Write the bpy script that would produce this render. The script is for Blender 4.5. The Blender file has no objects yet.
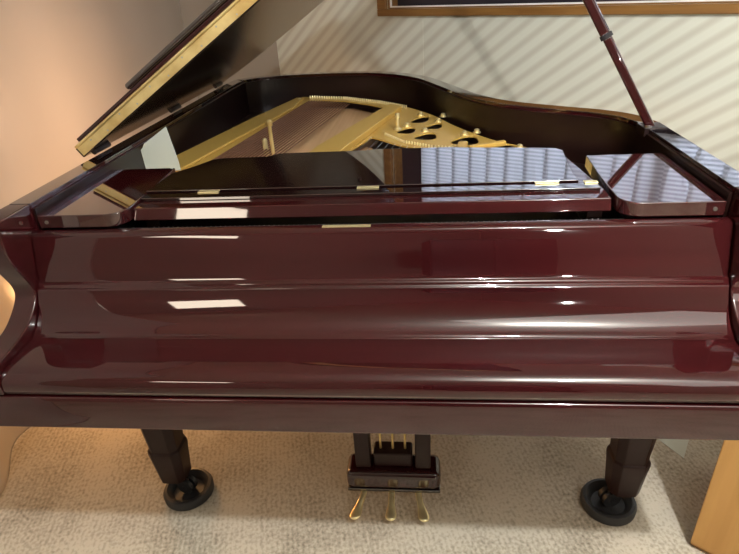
import bpy, bmesh, math, random
from mathutils import Vector, Matrix
random.seed(7)
S = bpy.context.scene
COL = S.collection
R = math.radians
# ------------------------------------------------------------------ camera
cam = bpy.data.objects.new('camera', bpy.data.cameras.new('camera'))
COL.objects.link(cam)
_r = Vector((0.99488191, 0.08414311, -0.05594567)); _u = Vector((0.00913566, 0.47650222, 0.8791258)); _f = Vector((-0.10063061, 0.87513746, -0.47329474))
cam.matrix_world = Matrix(((_r.x, _u.x, -_f.x, 0.128406), (_r.y, _u.y, -_f.y, -0.787125), (_r.z, _u.z, -_f.z, 1.367477), (0, 0, 0, 1)))
cam.data.sensor_width = 36; cam.data.lens = 554.39 / 739 * 36; cam.data.clip_start = 0.02
S.camera = cam
# ------------------------------------------------------------------ world (sky outside the window)
W = bpy.data.worlds.new('world'); S.world = W; W.use_nodes = True
W.node_tree.nodes['Background'].inputs[0].default_value = (0.70, 0.80, 1.0, 1)
W.node_tree.nodes['Background'].inputs[1].default_value = 5.2
# ------------------------------------------------------------------ lamps
def lamp(name, kind, loc, energy, color, size=0.1, target=None, size_y=None):
    d = bpy.data.lights.new(name, kind); d.energy = energy; d.color = color
    if kind == 'AREA':
        d.size = size
        if size_y: d.shape = 'RECTANGLE'; d.size_y = size_y
    else: d.shadow_soft_size = size
    o = bpy.data.objects.new(name, d); COL.objects.link(o); o.location = loc
    if target is not None:
        o.rotation_euler = (Vector(target) - Vector(loc)).to_track_quat('-Z', 'Y').to_euler()
    return o
lamp('ceiling_light', 'POINT', (0.78, -0.72, 2.24), 88, (0.93, 0.97, 1.0), 0.035)
_dl = lamp('diffuser_light', 'AREA', (1.45, -1.30, 2.37), 12, (1.0, 0.93, 0.86), 2.1, None, 1.2); _dl.rotation_euler = (0, 0, R(-37.75))
lamp('bulb', 'POINT', (-1.80, 1.30, 0.98), 21, (1.0, 0.62, 0.38), 0.16)
lamp('warm_floor_fill', 'POINT', (-1.02, 1.05, 0.33), 8.5, (1.0, 0.50, 0.18), 0.06)  # added unseen warm fill, tints floor, sheeting and back wall orange
_rl = lamp('reading_light', 'SPOT', (0.85, -1.5, 1.50), 62, (1.0, 0.96, 0.90), 0.02, (0.52, 2.1, 1.0))
_rl.data.spot_size = R(38); _rl.data.spot_blend = 0.5
lamp('wall_light', 'AREA', (-1.45, -2.4, 1.86), 4, (1.0, 0.84, 0.66), 0.5, (0, 0.3, 0.95), 0.34)
# ------------------------------------------------------------------ exposure
S.view_settings.view_transform = 'Standard'; S.view_settings.look = 'None'
S.view_settings.gamma = 1; S.view_settings.use_curve_mapping = False
S.view_settings.exposure = 0.9

# ------------------------------------------------------------------ materials
def mat(name, color, rough=0.5, metal=0.0, coat=0.0, bump=None, vary=None, ior=1.5, spec=0.5):
    m = bpy.data.materials.new(name); m.use_nodes = True
    nt = m.node_tree; b = nt.nodes['Principled BSDF']
    b.inputs['Base Color'].default_value = (*color, 1); b.inputs['Roughness'].default_value = rough
    b.inputs['Metallic'].default_value = metal; b.inputs['Coat Weight'].default_value = coat
    b.inputs['Coat Roughness'].default_value = 0.02; b.inputs['IOR'].default_value = ior
    b.inputs['Specular IOR Level'].default_value = spec
    tc = nt.nodes.new('ShaderNodeTexCoord')
    if vary:   # (color2, scale vector, noise scale)
        mp = nt.nodes.new('ShaderNodeMapping'); mp.inputs['Scale'].default_value = vary[1]
        n = nt.nodes.new('ShaderNodeTexNoise'); n.inputs['Scale'].default_value = vary[2]; n.inputs['Detail'].default_value = 6
        cr = nt.nodes.new('ShaderNodeValToRGB'); cr.color_ramp.elements[0].position = 0.35; cr.color_ramp.elements[1].position = 0.65
        cr.color_ramp.elements[0].color = (*color, 1); cr.color_ramp.elements[1].color = (*vary[0], 1)
        nt.links.new(tc.outputs['Object'], mp.inputs[0]); nt.links.new(mp.outputs[0], n.inputs[0])
        nt.links.new(n.outputs[0], cr.inputs[0]); nt.links.new(cr.outputs[0], b.inputs['Base Color'])
    if bump:   # (noise scale, distance, strength)
        n = nt.nodes.new('ShaderNodeTexNoise'); n.inputs['Scale'].default_value = bump[0]; n.inputs['Detail'].default_value = 3
        bp = nt.nodes.new('ShaderNodeBump'); bp.inputs['Distance'].default_value = bump[1]; bp.inputs['Strength'].default_value = bump[2]
        nt.links.new(tc.outputs['Object'], n.inputs[0]); nt.links.new(n.outputs[0], bp.inputs['Height']); nt.links.new(bp.outputs[0], b.inputs['Normal'])
    return m
M = {}
M['mahogany'] = mat('polished_mahogany', (0.021, 0.0026, 0.0031), 0.035, coat=0.7, spec=0.45, vary=((0.029, 0.0036, 0.0041), (0.6, 14, 14), 3), bump=(9, 0.0006, 0.25))
M['dark_wood'] = mat('dark_polished_wood', (0.009, 0.0028, 0.0028), 0.03, coat=1.0, spec=1.0)
for _m in (M['dark_wood'],): _m.node_tree.nodes['Principled BSDF'].inputs['Coat IOR'].default_value = 1.8
M['inner'] = mat('inner_rim_wood', (0.008, 0.0025, 0.002), 0.28, vary=((0.011, 0.0035, 0.0025), (1, 1, 12), 4))
M['cheek'] = mat('cheek_mahogany', (0.024, 0.0032, 0.0036), 0.03, coat=1.0, spec=0.8)
M['cheek'].node_tree.nodes['Principled BSDF'].inputs['Coat IOR'].default_value = 1.7
M['lid_wood'] = mat('lid_underside_wood', (0.009, 0.0032, 0.003), 0.13, coat=0.0, spec=0.9)
M['leg_wood'] = mat('satin_leg_wood', (0.020, 0.0070, 0.0055), 0.45, spec=0.25)
M['black'] = mat('black_felt', (0.012, 0.010, 0.010), 0.9)
M['plate'] = mat('bronze_painted_iron', (0.52, 0.325, 0.072), 0.42, metal=0.25, bump=(60, 0.0006, 0.3))
M['brass'] = mat('brass', (0.90, 0.77, 0.42), 0.30, metal=0.8)
M['worn_brass'] = mat('worn_brass', (0.92, 0.74, 0.34), 0.30, metal=0.7, vary=((0.66, 0.46, 0.17), (1, 4, 1), 14), bump=(70, 0.0006, 0.4))
M['steel'] = mat('steel', (0.62, 0.60, 0.56), 0.28, metal=1.0)
M['copper'] = mat('copper_wire', (0.22, 0.10, 0.05), 0.45, metal=0.6)
M['spruce'] = mat('soundboard_spruce', (0.60, 0.38, 0.20), 0.42, vary=((0.52, 0.31, 0.15), (60, 1.5, 1), 1.5))
M['rubber'] = mat('black_rubber', (0.018, 0.018, 0.019), 0.45)
M['paper'] = mat('white_paper', (0.52, 0.54, 0.46), 0.8, bump=(25, 0.002, 0.3))
M['oak'] = mat('honey_oak', (0.50, 0.27, 0.08), 0.45, vary=((0.43, 0.22, 0.06), (14, 14, 1.0), 2))
M['casing'] = mat('window_casing_wood', (0.26, 0.13, 0.035), 0.38, vary=((0.19, 0.085, 0.022), (1, 14, 14), 3))
M['aluminium'] = mat('anodised_sash', (0.035, 0.030, 0.040), 0.35, metal=0.3)
M['track'] = mat('white_track', (0.85, 0.83, 0.80), 0.3)
M['ceiling'] = mat('ceiling_paint', (0.62, 0.58, 0.50), 0.9)
M['walls'] = mat('painted_wall', (0.28, 0.23, 0.18), 0.9, bump=(40, 0.001, 0.3))

def striped_wall():  # wall colour with darker diagonal bands
    m = bpy.data.materials.new('diagonal_stripe_wall'); m.use_nodes = True; nt = m.node_tree; b = nt.nodes['Principled BSDF']
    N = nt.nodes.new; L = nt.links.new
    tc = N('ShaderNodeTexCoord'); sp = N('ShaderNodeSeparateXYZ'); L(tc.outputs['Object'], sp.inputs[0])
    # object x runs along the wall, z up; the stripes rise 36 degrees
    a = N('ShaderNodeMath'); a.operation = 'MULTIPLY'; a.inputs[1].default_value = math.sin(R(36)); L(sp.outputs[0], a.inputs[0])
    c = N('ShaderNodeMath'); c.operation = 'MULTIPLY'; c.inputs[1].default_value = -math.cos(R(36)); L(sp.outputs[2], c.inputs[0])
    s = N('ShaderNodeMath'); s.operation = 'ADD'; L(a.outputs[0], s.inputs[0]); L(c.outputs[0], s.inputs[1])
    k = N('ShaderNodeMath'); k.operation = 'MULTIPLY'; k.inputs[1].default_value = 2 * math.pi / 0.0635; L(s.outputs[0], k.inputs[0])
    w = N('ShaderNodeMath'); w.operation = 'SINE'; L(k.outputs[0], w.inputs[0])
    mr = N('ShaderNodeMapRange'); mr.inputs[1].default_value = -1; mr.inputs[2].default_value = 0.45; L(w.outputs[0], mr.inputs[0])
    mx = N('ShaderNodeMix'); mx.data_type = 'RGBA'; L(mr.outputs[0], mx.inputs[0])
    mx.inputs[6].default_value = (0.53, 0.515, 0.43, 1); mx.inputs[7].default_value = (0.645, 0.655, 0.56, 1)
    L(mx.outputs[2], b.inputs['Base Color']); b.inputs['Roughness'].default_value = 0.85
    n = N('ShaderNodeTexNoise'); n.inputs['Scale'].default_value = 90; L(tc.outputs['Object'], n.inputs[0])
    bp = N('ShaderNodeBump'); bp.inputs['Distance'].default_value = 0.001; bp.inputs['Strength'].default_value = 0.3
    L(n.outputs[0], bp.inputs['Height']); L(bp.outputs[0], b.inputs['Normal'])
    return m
M['striped_wall'] = striped_wall()

def carpet():
    m = bpy.data.materials.new('loop_pile_carpet'); m.use_nodes = True; nt = m.node_tree; b = nt.nodes['Principled BSDF']
    N = nt.nodes.new; L = nt.links.new
    tc = N('ShaderNodeTexCoord'); mp = N('ShaderNodeMapping'); mp.inputs['Rotation'].default_value = (0, 0, R(-52)); L(tc.outputs['Object'], mp.inputs[0])
    wv = N('ShaderNodeTexWave'); wv.wave_type = 'BANDS'; wv.inputs['Scale'].default_value = 22; wv.inputs['Distortion'].default_value = 5; wv.inputs['Detail'].default_value = 3; wv.inputs['Detail Scale'].default_value = 4
    L(mp.outputs[0], wv.inputs[0])
    n = N('ShaderNodeTexNoise'); n.inputs['Scale'].default_value = 95; n.inputs['Detail'].default_value = 4; L(mp.outputs[0], n.inputs[0])
    n2 = N('ShaderNodeTexNoise'); n2.inputs['Scale'].default_value = 5; L(mp.outputs[0], n2.inputs[0])
    ad = N('ShaderNodeMath'); ad.operation = 'MULTIPLY_ADD'; ad.inputs[1].default_value = 0.14; L(wv.outputs[1], ad.inputs[0]); L(n.outputs[0], ad.inputs[2])
    a2 = N('ShaderNodeMath'); a2.operation = 'MULTIPLY_ADD'; a2.inputs[1].default_value = 0.7; L(n2.outputs[0], a2.inputs[0]); L(ad.outputs[0], a2.inputs[2])
    cr = N('ShaderNodeValToRGB'); cr.color_ramp.elements[0].position = 0.45; cr.color_ramp.elements[1].position = 1.25
    cr.color_ramp.elements[0].color = (0.16, 0.130, 0.090, 1); cr.color_ramp.elements[1].color = (0.50, 0.44, 0.34, 1)
    L(a2.outputs[0], cr.inputs[0]); L(cr.outputs[0], b.inputs['Base Color']); b.inputs['Roughness'].default_value = 1; b.inputs['Specular IOR Level'].default_value = 0.1
    bp = N('ShaderNodeBump'); bp.inputs['Distance'].default_value = 0.0025; bp.inputs['Strength'].default_value = 0.6
    L(ad.outputs[0], bp.inputs['Height']); L(bp.outputs[0], b.inputs['Normal'])
    return m
M['carpet'] = carpet()

def sheeting():
    m = bpy.data.materials.new('milky_plastic_sheeting'); m.use_nodes = True; nt = m.node_tree
    N = nt.nodes.new; L = nt.links.new
    nt.nodes.remove(nt.nodes['Principled BSDF']); out = nt.nodes['Material Output']
    tr = N('ShaderNodeBsdfTranslucent'); tr.inputs[0].default_value = (0.85, 0.80, 0.74, 1)
    df = N('ShaderNodeBsdfDiffuse'); df.inputs[0].default_value = (0.62, 0.56, 0.48, 1)
    gl = N('ShaderNodeBsdfGlossy'); gl.inputs['Roughness'].default_value = 0.22; gl.inputs[0].default_value = (0.9, 0.9, 0.9, 1)
    tp = N('ShaderNodeBsdfTransparent'); tp.inputs[0].default_value = (0.95, 0.93, 0.9, 1)
    a = N('ShaderNodeMixShader'); a.inputs[0].default_value = 0.45; L(tr.outputs[0], a.inputs[1]); L(df.outputs[0], a.inputs[2])
    b = N('ShaderNodeMixShader'); b.inputs[0].default_value = 0.16; L(a.outputs[0], b.inputs[1]); L(tp.outputs[0], b.inputs[2])
    fr = N('ShaderNodeFresnel'); fr.inputs[0].default_value = 1.4
    c = N('ShaderNodeMixShader'); L(fr.outputs[0], c.inputs[0]); L(b.outputs[0], c.inputs[1]); L(gl.outputs[0], c.inputs[2])
    tc = N('ShaderNodeTexCoord'); mp = N('ShaderNodeMapping'); mp.inputs['Scale'].default_value = (1, 3, 0.6); L(tc.outputs['Object'], mp.inputs[0])
    n = N('ShaderNodeTexNoise'); n.inputs['Scale'].default_value = 3; L(mp.outputs[0], n.inputs[0])
    bp = N('ShaderNodeBump'); bp.inputs['Distance'].default_value = 0.01; bp.inputs['Strength'].default_value = 0.3
    L(n.outputs[0], bp.inputs['Height']); L(bp.outputs[0], gl.inputs['Normal'])
    L(c.outputs[0], out.inputs[0])
    return m
M['sheeting'] = sheeting()

def blind_fabric():
    m = bpy.data.materials.new('ribbed_blind_fabric'); m.use_nodes = True; nt = m.node_tree
    N = nt.nodes.new; L = nt.links.new
    nt.nodes.remove(nt.nodes['Principled BSDF']); out = nt.nodes['Material Output']
    tc = N('ShaderNodeTexCoord'); sp = N('ShaderNodeSeparateXYZ'); L(tc.outputs['Object'], sp.inputs[0])
    k = N('ShaderNodeMath'); k.operation = 'MULTIPLY'; k.inputs[1].default_value = 2 * math.pi / 0.020; L(sp.outputs[2], k.inputs[0])
    w = N('ShaderNodeMath'); w.operation = 'SINE'; L(k.outputs[0], w.inputs[0])
    mr = N('ShaderNodeMapRange'); mr.inputs[1].default_value = -1; L(w.outputs[0], mr.inputs[0])
    mx = N('ShaderNodeMix'); mx.data_type = 'RGBA'; L(mr.outputs[0], mx.inputs[0])
    mx.inputs[6].default_value = (0.46, 0.46, 0.48, 1); mx.inputs[7].default_value = (0.80, 0.80, 0.80, 1)
    tr = N('ShaderNodeBsdfTranslucent'); L(mx.outputs[2], tr.inputs[0])
    df = N('ShaderNodeBsdfDiffuse'); L(mx.outputs[2], df.inputs[0])
    a = N('ShaderNodeMixShader'); a.inputs[0].default_value = 0.25; L(tr.outputs[0], a.inputs[1]); L(df.outputs[0], a.inputs[2])
    L(a.outputs[0], out.inputs[0]); return m
M['blind'] = blind_fabric()

def glass():
    m = bpy.data.materials.new('window_glass'); m.use_nodes = True; nt = m.node_tree
    N = nt.nodes.new; L = nt.links.new
    nt.nodes.remove(nt.nodes['Principled BSDF']); out = nt.nodes['Material Output']
    tp = N('ShaderNodeBsdfTransparent'); gl = N('ShaderNodeBsdfGlossy'); gl.inputs['Roughness'].default_value = 0.02
    fr = N('ShaderNodeFresnel'); mx = N('ShaderNodeMixShader'); L(fr.outputs[0], mx.inputs[0]); L(tp.outputs[0], mx.inputs[1]); L(gl.outputs[0], mx.inputs[2])
    L(mx.outputs[0], out.inputs[0]); return m
M['glass'] = glass()

# ------------------------------------------------------------------ mesh helpers
def finish(name, bm, m, parent=None, smooth=False, bevel=0, seg=2, loc=None):
    bmesh.ops.recalc_face_normals(bm, faces=bm.faces)
    me = bpy.data.meshes.new(name); bm.to_mesh(me); bm.free(); me.materials.append(M[m])
    o = bpy.data.objects.new(name, me); COL.objects.link(o)
    if parent: o.parent = parent
    if loc: o.location = loc
    if bevel:
        b = o.modifiers.new('bevel', 'BEVEL'); b.width = bevel; b.segments = seg; b.limit_method = 'ANGLE'; b.angle_limit = R(35); b.harden_normals = True
    if smooth or bevel:
        me.polygons.foreach_set('use_smooth', [True] * len(me.polygons))
        me.set_sharp_from_angle(angle=R(38))
    return o
def box(bm, x0, x1, y0, y1, z0, z1):
    v = [bm.verts.new(p) for p in ((x0,y0,z0),(x1,y0,z0),(x1,y1,z0),(x0,y1,z0),(x0,y0,z1),(x1,y0,z1),(x1,y1,z1),(x0,y1,z1))]
    for f in ((0,3,2,1),(4,5,6,7),(0,1,5,4),(1,2,6,5),(2,3,7,6),(3,0,4,7)): bm.faces.new([v[i] for i in f])
    return v
def newbox(name, m, parent, x0, x1, y0, y1, z0, z1, bevel=0.003):
    bm = bmesh.new(); box(bm, x0, x1, y0, y1, z0, z1); return finish(name, bm, m, parent, bevel=bevel)
def prism_xy(bm, pts, z0, z1):            # outline in plan, extruded up
    a = [bm.verts.new((x, y, z0)) for x, y in pts]; b = [bm.verts.new((x, y, z1)) for x, y in pts]
    n = len(pts); bm.faces.new(a[::-1]); bm.faces.new(b)
    for i in range(n): bm.faces.new((a[i], a[(i+1) % n], b[(i+1) % n], b[i]))
def prism_yz(bm, pts, x0, x1):            # side profile, extruded along x
    a = [bm.verts.new((x0, y, z)) for y, z in pts]; b = [bm.verts.new((x1, y, z)) for y, z in pts]
    n = len(pts); bm.faces.new(a[::-1]); bm.faces.new(b)
    for i in range(n): bm.faces.new((a[i], a[(i+1) % n], b[(i+1) % n], b[i]))
def ring_xy(bm, outer, inner, z0, z1):    # band between two outlines of equal length, open ended
    rows = [[bm.verts.new((x, y, z)) for x, y in P] for P, z in ((outer, z0), (outer, z1), (inner, z1), (inner, z0))]
    n = len(outer)
    for i in range(n - 1):
        for k in range(4):
            A, B = rows[k], rows[(k+1) % 4]; bm.faces.new((A[i], A[i+1], B[i+1], B[i]))
    bm.faces.new([r[0] for r in rows]); bm.faces.new([r[-1] for r in rows][::-1])
def holed(bm, outer, holes, z0, z1):      # flat sheet with holes, given thickness
    edges = []; loops = []
    for P in [outer] + holes:
        vs = [bm.verts.new((x, y, z1)) for x, y in P]; loops.append(vs)
        for i in range(len(vs)): edges.append(bm.edges.new((vs[i], vs[(i+1) % len(vs)])))
    r = bmesh.ops.triangle_fill(bm, use_beauty=True, use_dissolve=False, edges=edges)
    fs = [g for g in r['geom'] if isinstance(g, bmesh.types.BMFace)]
    e = bmesh.ops.extrude_face_region(bm, geom=fs)
    for v in e['geom']:
        if isinstance(v, bmesh.types.BMVert): v.co.z = z0
def cyl(bm, p0, p1, r0, r1=None, n=16):
    p0, p1 = Vector(p0), Vector(p1); r1 = r0 if r1 is None else r1
    q = (p1 - p0).to_track_quat('Z', 'Y')
    A = [bm.verts.new(p0 + q @ Vector((r0*math.cos(2*math.pi*i/n), r0*math.sin(2*math.pi*i/n), 0))) for i in range(n)]
    B = [bm.verts.new(p1 + q @ Vector((r1*math.cos(2*math.pi*i/n), r1*math.sin(2*math.pi*i/n), 0))) for i in range(n)]
    bm.faces.new(A[::-1]); bm.faces.new(B)
    for i in range(n): bm.faces.new((A[i], A[(i+1) % n], B[(i+1) % n], B[i]))
def lathe(bm, prof, c=(0,0,0), n=28):     # (r, z) profile about z
    rings = [[bm.verts.new((c[0]+r*math.cos(2*math.pi*i/n), c[1]+r*math.sin(2*math.pi*i/n), c[2]+z)) for i in range(n)] for r, z in prof]
    for a, b in zip(rings, rings[1:]):
        for i in range(n): bm.faces.new((a[i], a[(i+1) % n], b[(i+1) % n], b[i]))
    bm.faces.new(rings[0][::-1]); bm.faces.new(rings[-1])
def spline(P, k=6, closed=False):         # Catmull-Rom
    out = []; n = len(P)
    for i in range(n if closed else n - 1):
        if closed: a, b, c, d = P[i-1], P[i], P[(i+1) % n], P[(i+2) % n]
        else: a, b, c, d = P[max(i-1, 0)], P[i], P[i+1], P[min(i+2, n-1)]
        for j in range(k):
            t = j / k
            out.append(tuple(0.5*((2*b[q]) + (-a[q]+c[q])*t + (2*a[q]-5*b[q]+4*c[q]-d[q])*t*t + (-a[q]+3*b[q]-3*c[q]+d[q])*t**3) for q in range(2)))
    if not closed: out.append(tuple(P[-1]))
    return out
def offset(P, d):                         # inward for a clockwise open outline (left side first)
    out = []
    for i in range(len(P)):
        a = Vector(P[max(i-1, 0)]); b = Vector(P[min(i+1, len(P)-1)]); t = (b - a).normalized()
        out.append((P[i][0] + t.y * d, P[i][1] - t.x * d))
    return out
def empty(name, loc, rz=0):
    o = bpy.data.objects.new(name, None); COL.objects.link(o); o.location = loc; o.rotation_euler = (0, 0, rz); o.empty_display_size = 0.1; return o
def tag(o, label, cat, group=None):
    o['label'] = label; o['category'] = cat
    if group: o['group'] = group
    return o
def struct(o): o['kind'] = 'structure'; return o
def dup(o, name=None, parent=None, loc=None):
    c = o.copy(); COL.objects.link(c); c.parent = parent
    if loc is not None: c.location = loc
    return c

# ------------------------------------------------------------------ room (its walls stand about 38 degrees to the piano)
RZ = R(-37.75); T = Vector((math.cos(RZ), math.sin(RZ), 0)); D2 = Vector((-T.y, T.x, 0))
A0 = Vector((-0.112, 2.626, 0))           # room frame: x along the window wall, -y towards the viewer
S0, S1, Q1, H = -0.95, 4.9, 5.0, 2.42
def room(name, m, bx, bevel=0):
    bm = bmesh.new()
    for b in bx: box(bm, *b)
    o = finish(name, bm, m, None, bevel=bevel); o.location = A0; o.rotation_euler = (0, 0, RZ); return struct(o)
WX0, WX1, WZ0, WZ1 = 0.06, 3.1, 1.215, 2.06    # window opening
room('floor', 'carpet', [(S0, S1, -Q1, 0, -0.06, 0)])
room('ceiling', 'ceiling', [(S0-.1, S1+.1, -Q1-.1, .1, H, H+0.08)])
room('wall_back', 'striped_wall', [(S0-.1, WX0, 0, 0.12, 0, H), (WX1, S1+.1, 0, 0.12, 0, H), (WX0, WX1, 0, 0.12, 0, WZ0), (WX0, WX1, 0, 0.12, WZ1, H)])
room('wall_left', 'walls', [(S0-.1, S0, -Q1-.1, 0, 0, H)])
room('wall_right', 'walls', [(S1, S1+.1, -Q1-.1, 0, 0, H)])
room('wall_front', 'walls', [(S0, S1, -Q1-.1, -Q1, 0, H)])
room('baseboard_back', 'casing', [(S0, S1, -0.012, 0, 0, 0.07)], 0.003)
room('trim_1', 'striped_wall', [(0.297, 0.303, -0.0015, 0, 0.07, WZ0-0.05)])
win = empty('window_1', A0, RZ); struct(win)
def wpart(name, m, bx, bevel=0.002, parent=None):
    bm = bmesh.new()
    for b in bx: box(bm, *b)
    return finish(name, bm, m, parent or win, bevel=bevel)
wpart('casing', 'casing', [(WX0-.06, WX1+.06, -0.022, 0.0, WZ0-.035, WZ0), (WX0-.06, WX1+.06, -0.022, 0.0, WZ1, WZ1+.06), (WX0-.06, WX0, -0.022, 0.0, WZ0, WZ1), (WX1, WX1+.06, -0.022, 0.0, WZ0, WZ1),
     (WX0, WX0+.012, 0, 0.12, WZ0, WZ1), (WX1-.012, WX1, 0, 0.12, WZ0, WZ1)], 0.003)
wpart('sill', 'casing', [(WX0+.012, WX1-.012, 0.0, 0.12, WZ0, WZ0+.006)], 0.002)
wpart('track', 'track', [(WX0+.012, WX1-.012, 0.004, 0.012, WZ0+.006, WZ0+.013), (WX0+.012, WX0+.022, 0.004, 0.012, WZ0+.013, WZ0+.045)], 0.001)
wpart('sash', 'aluminium', [(WX0+.012, WX1-.012, 0.07, 0.10, WZ0+.006, WZ0+.075), (WX0+.012, WX1-.012, 0.07, 0.10, WZ1-.04, WZ1), (WX0+.012, WX0+.20, 0.07, 0.10, WZ0+.07, WZ1-.04), (WX1-.05, WX1-.012, 0.07, 0.10, WZ0+.07, WZ1-.04), (1.55, 1.59, 0.07, 0.10, WZ0+.07, WZ1-.04)])
wpart('pane', 'glass', [(WX0+.20, 1.55, 0.083, 0.087, WZ0+.075, WZ1-.04), (1.59, WX1-.05, 0.083, 0.087, WZ0+.075, WZ1-.04)], 0)
bl = empty('vertical_blind', A0, RZ); tag(bl, 'pale vertical vane blind hanging inside the window', 'blind')
wpart('headrail', 'track', [(WX0+.02, WX1-.02, 0.02, 0.06, WZ1-.035, WZ1-.002)], 0.002, bl)
bm = bmesh.new(); box(bm, -0.065, 0.065, -0.0006, 0.0006, WZ0+.055, WZ1-.04); v0 = finish('vane', bm, 'blind', bl)
nv = int((WX1-WX0-.26)/0.112)
for i in range(nv):
    v = v0 if i == 0 else dup(v0, parent=bl)
    v.location = (WX0+.26+i*0.112, 0.042, 0); v.rotation_euler = (0, 0, R(11))

# ------------------------------------------------------------------ plastic sheeting hanging to the left of the piano
bm = bmesh.new(); NY, NZ = 170, 60; y0, y1 = -0.9, 2.72; g = []
for j in range(NZ+1):
    zt = j/NZ; z = 0.004 + (H-0.01)*zt**1.25; row = []
    for i in range(NY+1):
        y = y0 + (y1-y0)*i/NY
        amp = 0.003 + 0.030*math.exp(-z*5)
        x = -1.27 + amp*(math.sin(y*8.3+0.6)+0.6*math.sin(y*17+1.3+z)) + 0.10*math.exp(-z*14)*(0.5+0.5*math.sin(y*6+1))
        if i == 0 : x += 0
        row.append(bm.verts.new((x, y, z)))
    g.append(row)
for j in range(NZ):
    for i in range(NY): bm.faces.new((g[j][i], g[j][i+1], g[j+1][i+1], g[j+1][i]))
o = finish('plastic_sheeting', bm, 'sheeting', None, smooth=True)
so = o.modifiers.new('thick', 'SOLIDIFY'); so.thickness = 0.0008
tag(o, 'milky plastic sheeting hanging like a curtain left of the piano', 'plastic sheet')

# ------------------------------------------------------------------ grand piano
P = empty('grand_piano', (0, 0, 0))
tag(P, 'polished dark mahogany grand piano with its lid propped open', 'piano')
HW = 0.75; IN = 0.70; RT = 0.99
back = spline([(-HW, 0.25), (-HW, 0.8), (-HW, 1.4), (-0.748, 1.78), (-0.715, 1.87), (-0.63, 1.93), (-0.458, 1.965), (-0.217, 1.945), (-0.02, 1.87), (0.134, 1.703), (0.23, 1.48), (0.315, 1.26), (0.408, 1.118), (0.545, 1.01), (0.646, 0.94), (0.712, 0.87), (0.745, 0.78), (HW, 0.68), (HW, 0.45), (HW, 0.25)], 6)
inner = offset(back, 0.05)
bm = bmesh.new(); ring_xy(bm, back, inner, 0.64, RT-0.004); finish('outer_rim', bm, 'mahogany', P, smooth=True)
bm = bmesh.new(); ring_xy(bm, offset(back, 0.001), offset(back, 0.050), RT-0.004, RT); finish('rim_cap', bm, 'dark_wood', P, bevel=0.001)
bm = bmesh.new(); ring_xy(bm, offset(back, 0.0502), offset(back, 0.056), 0.74, RT-0.012); finish('inner_rim', bm, 'inner', P, smooth=True)
bm = bmesh.new(); prism_xy(bm, [p for p in offset(back, 0.0565)], 0.825, 0.838); finish('dark_case_floor', bm, 'inner', P)  # dark floor in place of spruce so plate holes and rim gap look shaded
bm = bmesh.new(); prism_xy(bm, [p for p in offset(back, 0.0502)], 0.70, 0.712); finish('case_bottom', bm, 'inner', P)
# arms with their scooped fronts
scoop = spline([(0.156, RT), (0.147, 0.984), (0.142, 0.965), (0.139, 0.93), (0.145, 0.899), (0.158, 0.866), (0.171, 0.836), (0.171, 0.812), (0.150, 0.789), (0.112, 0.766), (0.062, 0.754), (0.022, 0.748), (0.002, 0.738), (-0.004, 0.718), (-0.002, 0.684)], 5)
prof = scoop + [(0.2495, 0.684), (0.2495, RT)]
for x0, x1 in ((-HW-.001, -IN-.001), (IN+.001, HW+.001)):
    bm = bmesh.new(); prism_yz(bm, prof, x0, x1); finish('arm', bm, 'mahogany', P, bevel=0.004, seg=3)
# key bed and key slip
newbox('key_bed', 'dark_wood', P, -HW+.004, HW-.004, 0.034, 0.62, 0.600, 0.66)
bm = bmesh.new(); prism_yz(bm, [(0.0, 0.600), (0.0, 0.668), (0.003, 0.676), (0.010, 0.679), (0.033, 0.679), (0.033, 0.600)], -HW, HW); finish('key_slip', bm, 'mahogany', P, bevel=0.002)
# closed fallboard
top = [(0.004, 0.683), (-0.001, 0.694), (0.001, 0.710)] + spline([(0.004, 0.717), (0.011, 0.725), (0.024, 0.7310), (0.050, 0.7345), (0.117, 0.7395)], 4) + \
      [(0.120, 0.7440)] + spline([(0.124, 0.7462), (0.131, 0.7495), (0.142, 0.7575), (0.154, 0.7715), (0.1655, 0.791), (0.175, 0.812), (0.178, 0.821)], 5) + \
      [(0.182, 0.8235), (0.1845, 0.829), (0.1875, 0.8315), (0.1905, 0.8325), (0.1935, 0.838), (0.2015, 0.870), (0.2165, 0.922), (0.2195, 0.9285), (0.2245, 0.9315), (0.240, 0.9335), (0.246, 0.930)]
under = [(0.246, 0.84), (0.225, 0.79), (0.19, 0.745), (0.14, 0.72), (0.02, 0.70), (0.014, 0.684)]
bm = bmesh.new(); prism_yz(bm, top + under, -IN+.001, IN-.001); fb = finish('fallboard', bm, 'mahogany', P, smooth=True)
b = fb.modifiers.new('bevel', 'BEVEL'); b.width = 0.0012; b.segments = 2; b.limit_method = 'ANGLE'; b.angle_limit = R(25)
newbox('lock_plate', 'brass', fb, -0.078, 0.020, 0.2275, 0.2375, 0.9322, 0.9340, 0.0003)
# felt strip glimpsed in the gap behind the fallboard
newbox('nameboard_felt', 'black', P, -IN+.002, IN-.002, 0.250, 0.262, 0.86, 0.925, 0)
newbox('pin_block', 'inner', P, -0.69, 0.69, 0.275, 0.60, 0.840, 0.888, 0.001)
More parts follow.
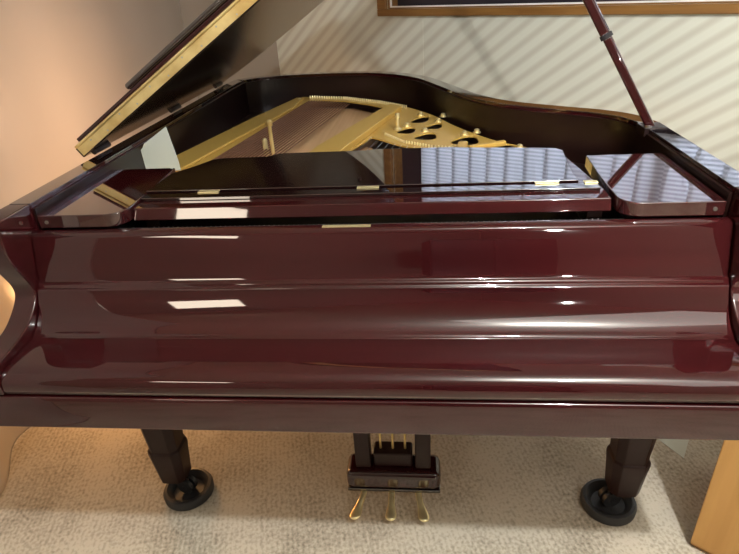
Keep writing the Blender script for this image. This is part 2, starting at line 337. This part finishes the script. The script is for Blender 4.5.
# cheek panels each side of the music desk
def cheek(s):
    pts = [(0.690, 0.242), (0.690, 0.562), (0.515, 0.562), (0.505, 0.40), (0.503, 0.282)] + [(0.543-0.040*math.cos(a), 0.282-0.040*math.sin(a)) for a in [R(k) for k in range(15, 91, 15)]]
    bm = bmesh.new(); prism_xy(bm, [(s*x, y) for x, y in pts], 0.936, 0.965)
    o = finish('cheek_panel', bm, 'cheek', P, bevel=0.002, seg=2)
    bm = bmesh.new(); box(bm, min(s*.55, s*.68), max(s*.55, s*.68), 0.30, 0.50, 0.8885, 0.936); finish('support_block', bm, 'black', o)
    bm = bmesh.new(); cyl(bm, (s*0.672, 0.245, 0.950), (s*0.672, 0.2405, 0.950), 0.004); finish('screw', bm, 'steel', o, smooth=True)
    return o
cheek(-1); cheek(1)
# music desk folded flat on its shelf
bm = bmesh.new(); prism_xy(bm, [(-0.5, 0.290), (0.497, 0.290), (0.497, 0.345), (0.47, 0.60), (-0.47, 0.60), (-0.5, 0.345)], 0.934, 0.9585); 
for v in bm.verts:
    if v.co.y < 0.3 and v.co.z < 0.95: v.co.y -= 0.0095
shelf = finish('music_shelf', bm, 'mahogany', P, bevel=0.002)
newbox('slide_rail', 'inner', shelf, -0.49, -0.46, 0.31, 0.60, 0.8885, 0.934, 0.001); newbox('slide_rail', 'inner', shelf, 0.46, 0.49, 0.31, 0.60, 0.8885, 0.934, 0.001)
dpts = [(-0.505, 0.372), (-0.498, 0.50), (-0.462, 0.552), (-0.43, 0.612), (-0.405, 0.622), (-0.285, 0.626), (-0.262, 0.648), (-0.24, 0.653), (-0.02, 0.655), (0.0, 0.664), (0.20, 0.660), (0.23, 0.652), (0.40, 0.630), (0.455, 0.618), (0.468, 0.598), (0.458, 0.50), (0.452, 0.42), (0.452, 0.372)]
bm = bmesh.new(); prism_xy(bm, dpts, 0.960, 0.969); desk = finish('music_desk', bm, 'dark_wood', P, bevel=0.0015)
bm = bmesh.new(); prism_xy(bm, [(-0.50, 0.332), (0.487, 0.332), (0.487, 0.362), (-0.50, 0.362)], 0.9587, 0.9655); finish('desk_ledge', bm, 'dark_wood', P, bevel=0.0012)
for x, w in ((-0.355, 0.024), (0.005, 0.024), (0.385, 0.024), (0.475, 0.014)):
    o = newbox('hinge', 'brass', desk, x-w, x+w, 0.3585, 0.3725, 0.9660, 0.9678, 0.0004)
# soundboard
sb = [p for p in offset(back, 0.075) if p[1] > 0.60]
bm = bmesh.new(); prism_xy(bm, [(-0.60, 0.605), (-0.60, 0.85), (-0.44, 1.80), (-0.36, 1.86), (-0.2, 1.83), (0.0, 1.62), (0.02, 1.45), (-0.06, 1.15), (0.0, 1.0), (0.40, 0.85), (0.42, 0.605)], 0.8385, 0.8415); finish('soundboard', bm, 'spruce', P)
# cast iron plate
outer = spline([(-0.690, 0.62), (-0.682, 0.92), (-0.575, 1.43), (-0.475, 1.85), (-0.40, 1.895), (-0.233, 1.835), (-0.07, 1.71), (0.07, 1.56), (0.165, 1.40), (0.24, 1.215), (0.345, 1.02), (0.43, 0.925), (0.49, 0.84), (0.52, 0.76), (0.53, 0.62)], 5)
hA = [(-0.60, 0.64), (-0.566, 0.794), (-0.403, 1.62), (-0.385, 1.74), (-0.33, 1.80), (-0.23, 1.765), (-0.11, 1.665), (-0.012, 1.555), (-0.209, 0.937), (-0.30, 0.64)]
hB = [(-0.17, 0.64), (-0.112, 0.93), (-0.05, 1.10), (-0.02, 1.07), (0.05, 0.985), (0.15, 0.915), (0.28, 0.865), (0.40, 0.82), (0.42, 0.64)]
def oval(cx, cy, rx, ry, tilt=0):
    o = []
    for k in range(18):
        a = 2*math.pi*k/18; r = 1 + 0.12*math.cos(3*a+1.57); x, y = rx*r*math.cos(a), ry*r*math.sin(a); o.append((cx + x*math.cos(tilt)-y*math.sin(tilt), cy + x*math.sin(tilt)+y*math.cos(tilt)))
    return o
HC = [(0.115, 1.335, 0.030, 0.055), (0.068, 1.175, 0.030, 0.045), (0.166, 1.225, 0.026, 0.045), (0.135, 1.085, 0.036, 0.045), (0.262, 1.015, 0.042, 0.055), (0.375, 0.925, 0.030, 0.032)]
holes = [hA, hB] + [oval(*h, R(-20)) for h in HC]
bm = bmesh.new(); holed(bm, outer, holes, 0.8845, 0.890)
plate = finish('cast_iron_plate', bm, 'plate', P, bevel=0.0012, seg=2)
def bar(name, pts, z0, z1, m='plate', bevel=0.004):
    bm = bmesh.new(); prism_xy(bm, pts, z0, z1); return finish(name, bm, m, plate, bevel=bevel)
bar('brace', [(-0.265, 0.66), (-0.209, 0.937), (-0.012, 1.555), (0.040, 1.50), (-0.112, 0.93), (-0.168, 0.66)], 0.8902, 0.912)
bar('brace', [(-0.672, 0.66), (-0.672, 0.92), (-0.565, 1.43), (-0.462, 1.84), (-0.425, 1.84), (-0.430, 1.62), (-0.592, 0.80), (-0.628, 0.66)], 0.8902, 0.900)
bar('brace', [(0.20, 0.68), (0.232, 0.93), (0.262, 0.93), (0.232, 0.68)], 0.8902, 0.912)
bar('brace', [(0.262, 0.905), (0.375, 0.955), (0.380, 0.935), (0.268, 0.885)], 0.8902, 0.906)
# hitch pins along the curved edges
def pins(name, path, n, r, h, z, m):
    d = [0]
    for a, b in zip(path, path[1:]): d.append(d[-1] + (Vector(b)-Vector(a)).length)
    bm = bmesh.new(); lathe(bm, [(r, 0), (r, h*0.8), (r*0.6, h)], n=8); first = finish(name, bm, m, plate, smooth=True)
    for i in range(n):
        t = d[-1]*i/(n-1); k = max(j for j in range(len(d)) if d[j] <= t+1e-9); k = min(k, len(path)-2)
        q = Vector(path[k]).lerp(Vector(path[k+1]), (t-d[k])/(d[k+1]-d[k]))
        o = first if i == 0 else dup(first, parent=plate)
        o.location = (q.x, q.y, z)
pins('hitch_pin', [(-0.40, 1.855), (-0.233, 1.80), (-0.07, 1.68), (0.055, 1.55)], 46, 0.0035, 0.014, 0.889, 'brass')
pins('hitch_pin', [(-0.005, 1.12), (0.06, 1.015), (0.15, 0.945), (0.30, 0.885)], 36, 0.003, 0.010, 0.889, 'brass')
pins('tuning_pin', [(-0.47, 0.303), (0.0, 0.297), (0.48, 0.300)], 88, 0.0024, 0.022, 0.888, 'steel')
# plate bolts
def bolt(x, y, z=0.889, r=0.009, h=0.014):
    bm = bmesh.new(); lathe(bm, [(r*1.5, 0), (r*1.5, h*.25), (r, h*.3), (r, h*.8), (r*.6, h)], (x, y, z), 12); finish('plate_bolt', bm, 'brass', plate, smooth=True)
for x, y in ((0.115, 1.41), (0.066, 1.24), (0.180, 1.295), (0.130, 1.155), (0.262, 1.09), (0.20, 1.375), (0.305, 1.115), (0.415, 0.905), (-0.44, 1.80)): bolt(x, y)
bm = bmesh.new(); lathe(bm, [(0.013, 0), (0.013, 0.006), (0.006, 0.010), (0.0055, 0.040), (0.009, 0.044), (0.009, 0.056), (0.004, 0.060)], (0.035, 1.19, 0.8895), 14); finish('threaded_post', bm, 'brass', plate, smooth=True)
bm = bmesh.new(); lathe(bm, [(0.010, 0), (0.010, 0.006), (0.0065, 0.008), (0.0060, 0.137), (0.010, 0.140), (0.011, 0.152), (0.005, 0.158)], (-0.352, 0.925, 0.8416), 14); finish('threaded_post', bm, 'worn_brass', plate, smooth=True)
bm = bmesh.new(); lathe(bm, [(0.009, 0), (0.009, 0.08), (0.006, 0.086)], (-0.392, 0.985, 0.8416), 14); finish('threaded_post', bm, 'brass', plate, smooth=True)
# bass strings
NS = 17
for i in range(NS):
    f = i/(NS-1); a = (-0.570+0.205*f, 0.63, 0.893); b2 = (-0.390+0.195*f, 1.775-0.10*f*f, 0.893)
    bm = bmesh.new(); cyl(bm, a, b2, 0.0030-0.0008*f, n=6); finish('string', bm, 'copper', P, smooth=True)
for i in range(20):
    f = i/19; a = (-0.135+0.50*f, 0.63, 0.892); b2 = (-0.05+0.40*f, 1.09-0.245*f**0.6, 0.892)
    bm = bmesh.new(); cyl(bm, a, b2, 0.0009, n=5); finish('string', bm, 'steel', P, smooth=True)
# lid, hinged along the left rim, raised 33 degrees
AL = R(33); HG = Vector((-0.757, 0, 1.003))
LM = Matrix.Translation(HG) @ Matrix.Rotation(-AL, 4, 'Y')
lid_out = [(x + 0.757, y) for x, y in back if y >= 0.60]
lid_out[0] = (0.0, 0.60); lid_out = [(-0.028, 0.60), (-0.028, 1.78)] + [(s, y) for s, y in lid_out if s > 0.012 ] 
lid_out = [p for p in lid_out]; lid_out[-1] = (1.513, 0.60)
def lidpart(name, pts, z0, z1, m, parent, bevel=0.003, seg=3):
    bm = bmesh.new(); prism_xy(bm, pts, z0, z1)
    o = finish(name, bm, m, parent, bevel=bevel, seg=seg)
    return o
lid = lidpart('lid', lid_out, 0, 0.030, 'lid_wood', P); lid.matrix_basis = LM
lidpart('piano_hinge', [(-0.020, 0.5965), (1.505, 0.5965), (1.505, 0.5999), (-0.020, 0.5999)], 0.003, 0.029, 'worn_brass', lid, 0.0008)
bm = bmesh.new(); cyl(bm, (-0.018, 0.5935, 0.0300), (1.50, 0.5935, 0.0300), 0.0036, n=12); finish('hinge_barrel', bm, 'worn_brass', lid, smooth=True)
bm = bmesh.new(); cyl(bm, (0, 0, 0), (0, -0.0012, 0), 0.0022, n=8); sc = finish('hinge_screw', bm, 'steel', lid)
for i in range(26):
    o = sc if i == 0 else dup(sc, parent=lid)
    o.location = (0.03+0.058*i, 0.5965, 0.010 if i % 2 else 0.020)
lidpart('front_flap', [(0.0, 0.592), (1.505, 0.592), (1.505, 0.94), (0.0, 0.94)], 0.0340, 0.044, 'mahogany', lid, 0.003)
lidpart('front_flap_edge', [(0.21, 0.588), (1.505, 0.588), (1.505, 0.93), (0.21, 0.93)], 0.0442, 0.061, 'dark_wood', lid, 0.0083, 5)
for s_, y_ in ((0.70, 1.66), (1.30, 0.80)):
    bm = bmesh.new(); lathe(bm, [(0.009, 0), (0.010, -0.006), (0.006, -0.010)], (s_, y_, 0.0), 14); finish('rubber_bumper', bm, 'rubber', lid, smooth=True)
# strap hinges joining lid and left rim
for y in (0.66, 1.18, 1.66):
    bm = bmesh.new(); cyl(bm, (-0.7585, y-0.04, 0.9975), (-0.7585, y+0.04, 0.9975), 0.0075, n=12); finish('lid_hinge', bm, 'inner', P, smooth=True)
# lid prop
pb = Vector((0.722, 0.722, 0.975)); pt = Vector((0.318, 0.865, 1.662)); d = (pt-pb)
def stick(name, a, b, w, parent, m='mahogany'):
    bm = bmesh.new(); L = (b-a).length; box(bm, -w/2, w/2, -w*0.4, w*0.4, 0, L)
    o = finish(name, bm, m, parent, bevel=w*0.22, seg=3); o.matrix_basis = Matrix.Translation(a) @ (b-a).to_track_quat('Z', 'Y').to_matrix().to_4x4(); return o
pr = stick('lid_prop', pb, pb + d*0.335, 0.027, P)
def joined(name, a, b, w, m='mahogany'):
    o = stick(name, a, b, w, P, m); return o
joined('upper_prop', pb+d*0.341, pt, 0.030)
bm = bmesh.new(); cyl(bm, pb+d*0.331, pb+d*0.345, 0.0155, n=12); finish('prop_joint', bm, 'black', P, smooth=True)
newbox('prop_socket', 'inner', P, 0.688, 0.746, 0.690, 0.752, 0.9705, 0.9925, 0.002)
bm = bmesh.new(); cyl(bm, (0.700, 0.700, 0.990), (0.700, 0.700, 0.996), 0.008); finish('socket_screw', bm, 'steel', P, smooth=True)
# front legs with ferrules and twin-wheel casters
def leg(x, y, inward):
    bm = bmesh.new()
    def ring(w, z): return [bm.verts.new((x+sx*w, y+sy*w, z)) for sx, sy in ((-1,-.6),(-.6,-1),(.6,-1),(1,-.6),(1,.6),(.6,1),(-.6,1),(-1,.6))]
    prof = [(0.074, 0.600), (0.074, 0.52), (0.068, 0.50), (0.060, 0.49), (0.052, 0.36), (0.044, 0.215), (0.0435, 0.20), (0.0485, 0.195), (0.0495, 0.183), (0.047, 0.160), (0.040, 0.075), (0.038, 0.070)]
    rs = [ring(w, z) for w, z in prof]
    for a, b in zip(rs, rs[1:]):
        for i in range(8): bm.faces.new((a[i], a[(i+1) % 8], b[(i+1) % 8], b[i]))
    bm.faces.new(rs[0]); bm.faces.new(rs[-1][::-1])
    l = finish('leg', bm, 'leg_wood', P, bevel=0.003)
    bm = bmesh.new(); cyl(bm, (x, y, 0.0695), (x, y, 0.052), 0.020); cyl(bm, (x, y, 0.056), (x+inward*0.034, y-0.006, 0.046), 0.011); finish('caster_fork', bm, 'steel', l, smooth=True)
    cx = x+inward*0.030
    bm = bmesh.new(); q = Vector((0.25*inward, 1, 0)).normalized()
    c = Vector((cx, y-0.006, 0.036))
    cyl(bm, c-q*0.016, c-q*0.004, 0.026, n=24); cyl(bm, c+q*0.004, c+q*0.016, 0.026, n=24); cyl(bm, c-q*0.0185, c+q*0.0185, 0.007, n=12); finish('caster_wheel', bm, 'rubber', l, smooth=True)
    return Vector((cx, y-0.006, 0))
cup_at = [leg(-0.634, 0.358, 1), leg(0.672, 0.358, -1), leg(-0.15, 1.62, 1)]
labels = ['black rubber caster cup under the left front piano leg', 'black rubber caster cup under the right front piano leg', 'black rubber caster cup under the rear leg at the piano tail']
for c, lb in zip(cup_at, labels):
    bm = bmesh.new(); lathe(bm, [(0.064, 0), (0.074, 0.004), (0.075, 0.020), (0.070, 0.030), (0.062, 0.031), (0.050, 0.022), (0.045, 0.0105), (0.001, 0.0100)], n=40)
    o = finish('caster_cup', bm, 'rubber', None, smooth=True, loc=c); tag(o, lb, 'caster cup', 'rubber caster cups')
# pedal lyre
ly = empty('pedal_lyre', (0.031, 0.36, 0)); ly.parent = P
newbox('pedal_box', 'mahogany', ly, -0.136, 0.136, -0.040, 0.050, 0.068, 0.135, 0.020)
newbox('pedal_box_base', 'dark_wood', ly, -0.134, 0.134, -0.034, 0.046, 0.056, 0.0675, 0.003)
for x in (-0.085, 0.085):
    newbox('lyre_post', 'leg_wood', ly, x-0.022, x+0.022, -0.018, 0.024, 0.1355, 0.599, 0.005)
for x in (-0.035, 0.0, 0.035):
    bm = bmesh.new(); cyl(bm, (x, 0.012, 0.1355), (x, 0.012, 0.599), 0.0035, n=10); finish('pedal_rod', bm, 'worn_brass', ly, smooth=True)
newbox('lyre_block', 'leg_wood', ly, -0.055, 0.055, -0.012, 0.040, 0.1355, 0.185, 0.006)
for x, dx in ((-0.086, -0.020), (-0.006, 0.0), (0.070, 0.016)):
    bm = bmesh.new(); prev = None
    pr_ = [(-0.020, 0.052, 0.0105, 0), (-0.040, 0.052, 0.0105, .1), (-0.056, 0.049, 0.0105, .3), (-0.070, 0.043, 0.0115, .6), (-0.083, 0.038, 0.0160, .85), (-0.097, 0.037, 0.0185, 1), (-0.108, 0.038, 0.0165, 1.1), (-0.114, 0.037, 0.007, 1.15)]
    for y, z, w, k in pr_:
        c = x+dx*k; r = [bm.verts.new((c-w, y, z-0.001)), bm.verts.new((c-w*.6, y, z+0.004)), bm.verts.new((c+w*.6, y, z+0.004)), bm.verts.new((c+w, y, z-0.001)), bm.verts.new((c+w*.7, y, z-0.005)), bm.verts.new((c-w*.7, y, z-0.005))]
        if prev:
            for i in range(6): bm.faces.new((prev[i], prev[(i+1) % 6], r[(i+1) % 6], r[i]))
        else: bm.faces.new(r)
        prev = r
    bm.faces.new(prev[::-1])
    o = finish('pedal', bm, 'brass', ly, smooth=True); sd = o.modifiers.new('s', 'SUBSURF'); sd.levels = 1; sd.render_levels = 2
# ------------------------------------------------------------------ paper inside the case
bm = bmesh.new(); pts = [(-0.692, 0.0), (-0.693, 0.064), (-0.686, 0.070), (-0.678, 0.083), (-0.668, 0.088), (-0.602, 0.128), (-0.588, 0.03), (-0.586, 0.0)]
a = [bm.verts.new((x, 0.745, 0.902+z)) for x, z in pts]; b = [bm.verts.new((x, 0.7475, 0.902+z)) for x, z in pts]
bm.faces.new(a); bm.faces.new(b[::-1])
for i in range(len(pts)): bm.faces.new((a[i], b[i], b[(i+1) % 8], a[(i+1) % 8]))
o = finish('paper_card', bm, 'paper'); tag(o, 'crumpled off-white card standing inside the left front of the piano case', 'card')
# ------------------------------------------------------------------ cabinet right of the piano
cb = empty('wooden_cabinet', (0.812, 0.225, 0), RZ); tag(cb, 'honey coloured wooden cabinet on the carpet right of the piano', 'cabinet')
def cpart(name, *b, m='oak', bevel=0.004, parent=None): return newbox(name, m, parent or cb, *b, bevel)
cpart('carcass', 0.0, 0.55, 0.012, 0.36, 0.0, 0.60)
cpart('top', -0.006, 0.556, 0.0, 0.366, 0.6005, 0.622)
dr = cpart('door', 0.0, 0.272, 0.0, 0.0115, 0.02, 0.595, bevel=0.003); cpart('door', 0.278, 0.55, 0.0, 0.0115, 0.02, 0.595, bevel=0.003)
bm = bmesh.new(); cyl(bm, (0.245, -0.001, 0.33), (0.245, -0.018, 0.33), 0.010); finish('knob', bm, 'brass', dr, smooth=True)
# ------------------------------------------------------------------ paper on the carpet
bm = bmesh.new(); prism_xy(bm, [(0, 0), (0.075, 0.28), (-0.10, 0.33), (-0.115, 0.10)], 0.0, 0.0012)
bm.free(); bm = bmesh.new(); prism_xy(bm, [(0, 0), (0.10, 0.17), (0.0, 0.34), (-0.10, 0.17)], 0.0, 0.0012)
o = finish('paper_sheet', bm, 'paper', loc=(0.922, 0.535, 0.0005)); tag(o, 'white paper sheet lying on the carpet behind the right front leg', 'paper')
# ------------------------------------------------------------------ ceiling lamp
cl = empty('ceiling_lamp', (0.78, -0.72, H)); tag(cl, 'round white ceiling lamp above the viewer', 'ceiling lamp')
bm = bmesh.new(); lathe(bm, [(0.12, -0.03), (0.13, -0.02), (0.13, 0.0)], n=32); finish('lamp_base', bm, 'track', cl, smooth=True)

# ------------------------------------------------------------------ unseen tall block added behind the viewer to darken the lacquer reflection
tw = empty('reflection_block', (0.16, -2.75, 0), R(-8)); tag(tw, 'unseen added tall dark wardrobe on the carpet, mirrored in the closed fallboard', 'reflection_block')
newbox('carcass', 'leg_wood', tw, 0.0, 0.95, -0.45, 0.0, 0.06, 1.62, 0.006)  # body of the added unseen block
newbox('reflection_block_plinth', 'leg_wood', tw, 0.02, 0.93, -0.43, -0.02, 0.0, 0.0595, 0.002)
for x0, x1, kx in ((0.01, 0.472, 0.44), (0.478, 0.94, 0.51)):
    d_ = newbox('door', 'leg_wood', tw, x0, x1, 0.001, 0.018, 0.08, 1.60, 0.004)
    bm = bmesh.new(); cyl(bm, (kx, 0.0185, 0.9), (kx, 0.040, 0.9), 0.012); finish('knob', bm, 'brass', d_, smooth=True)
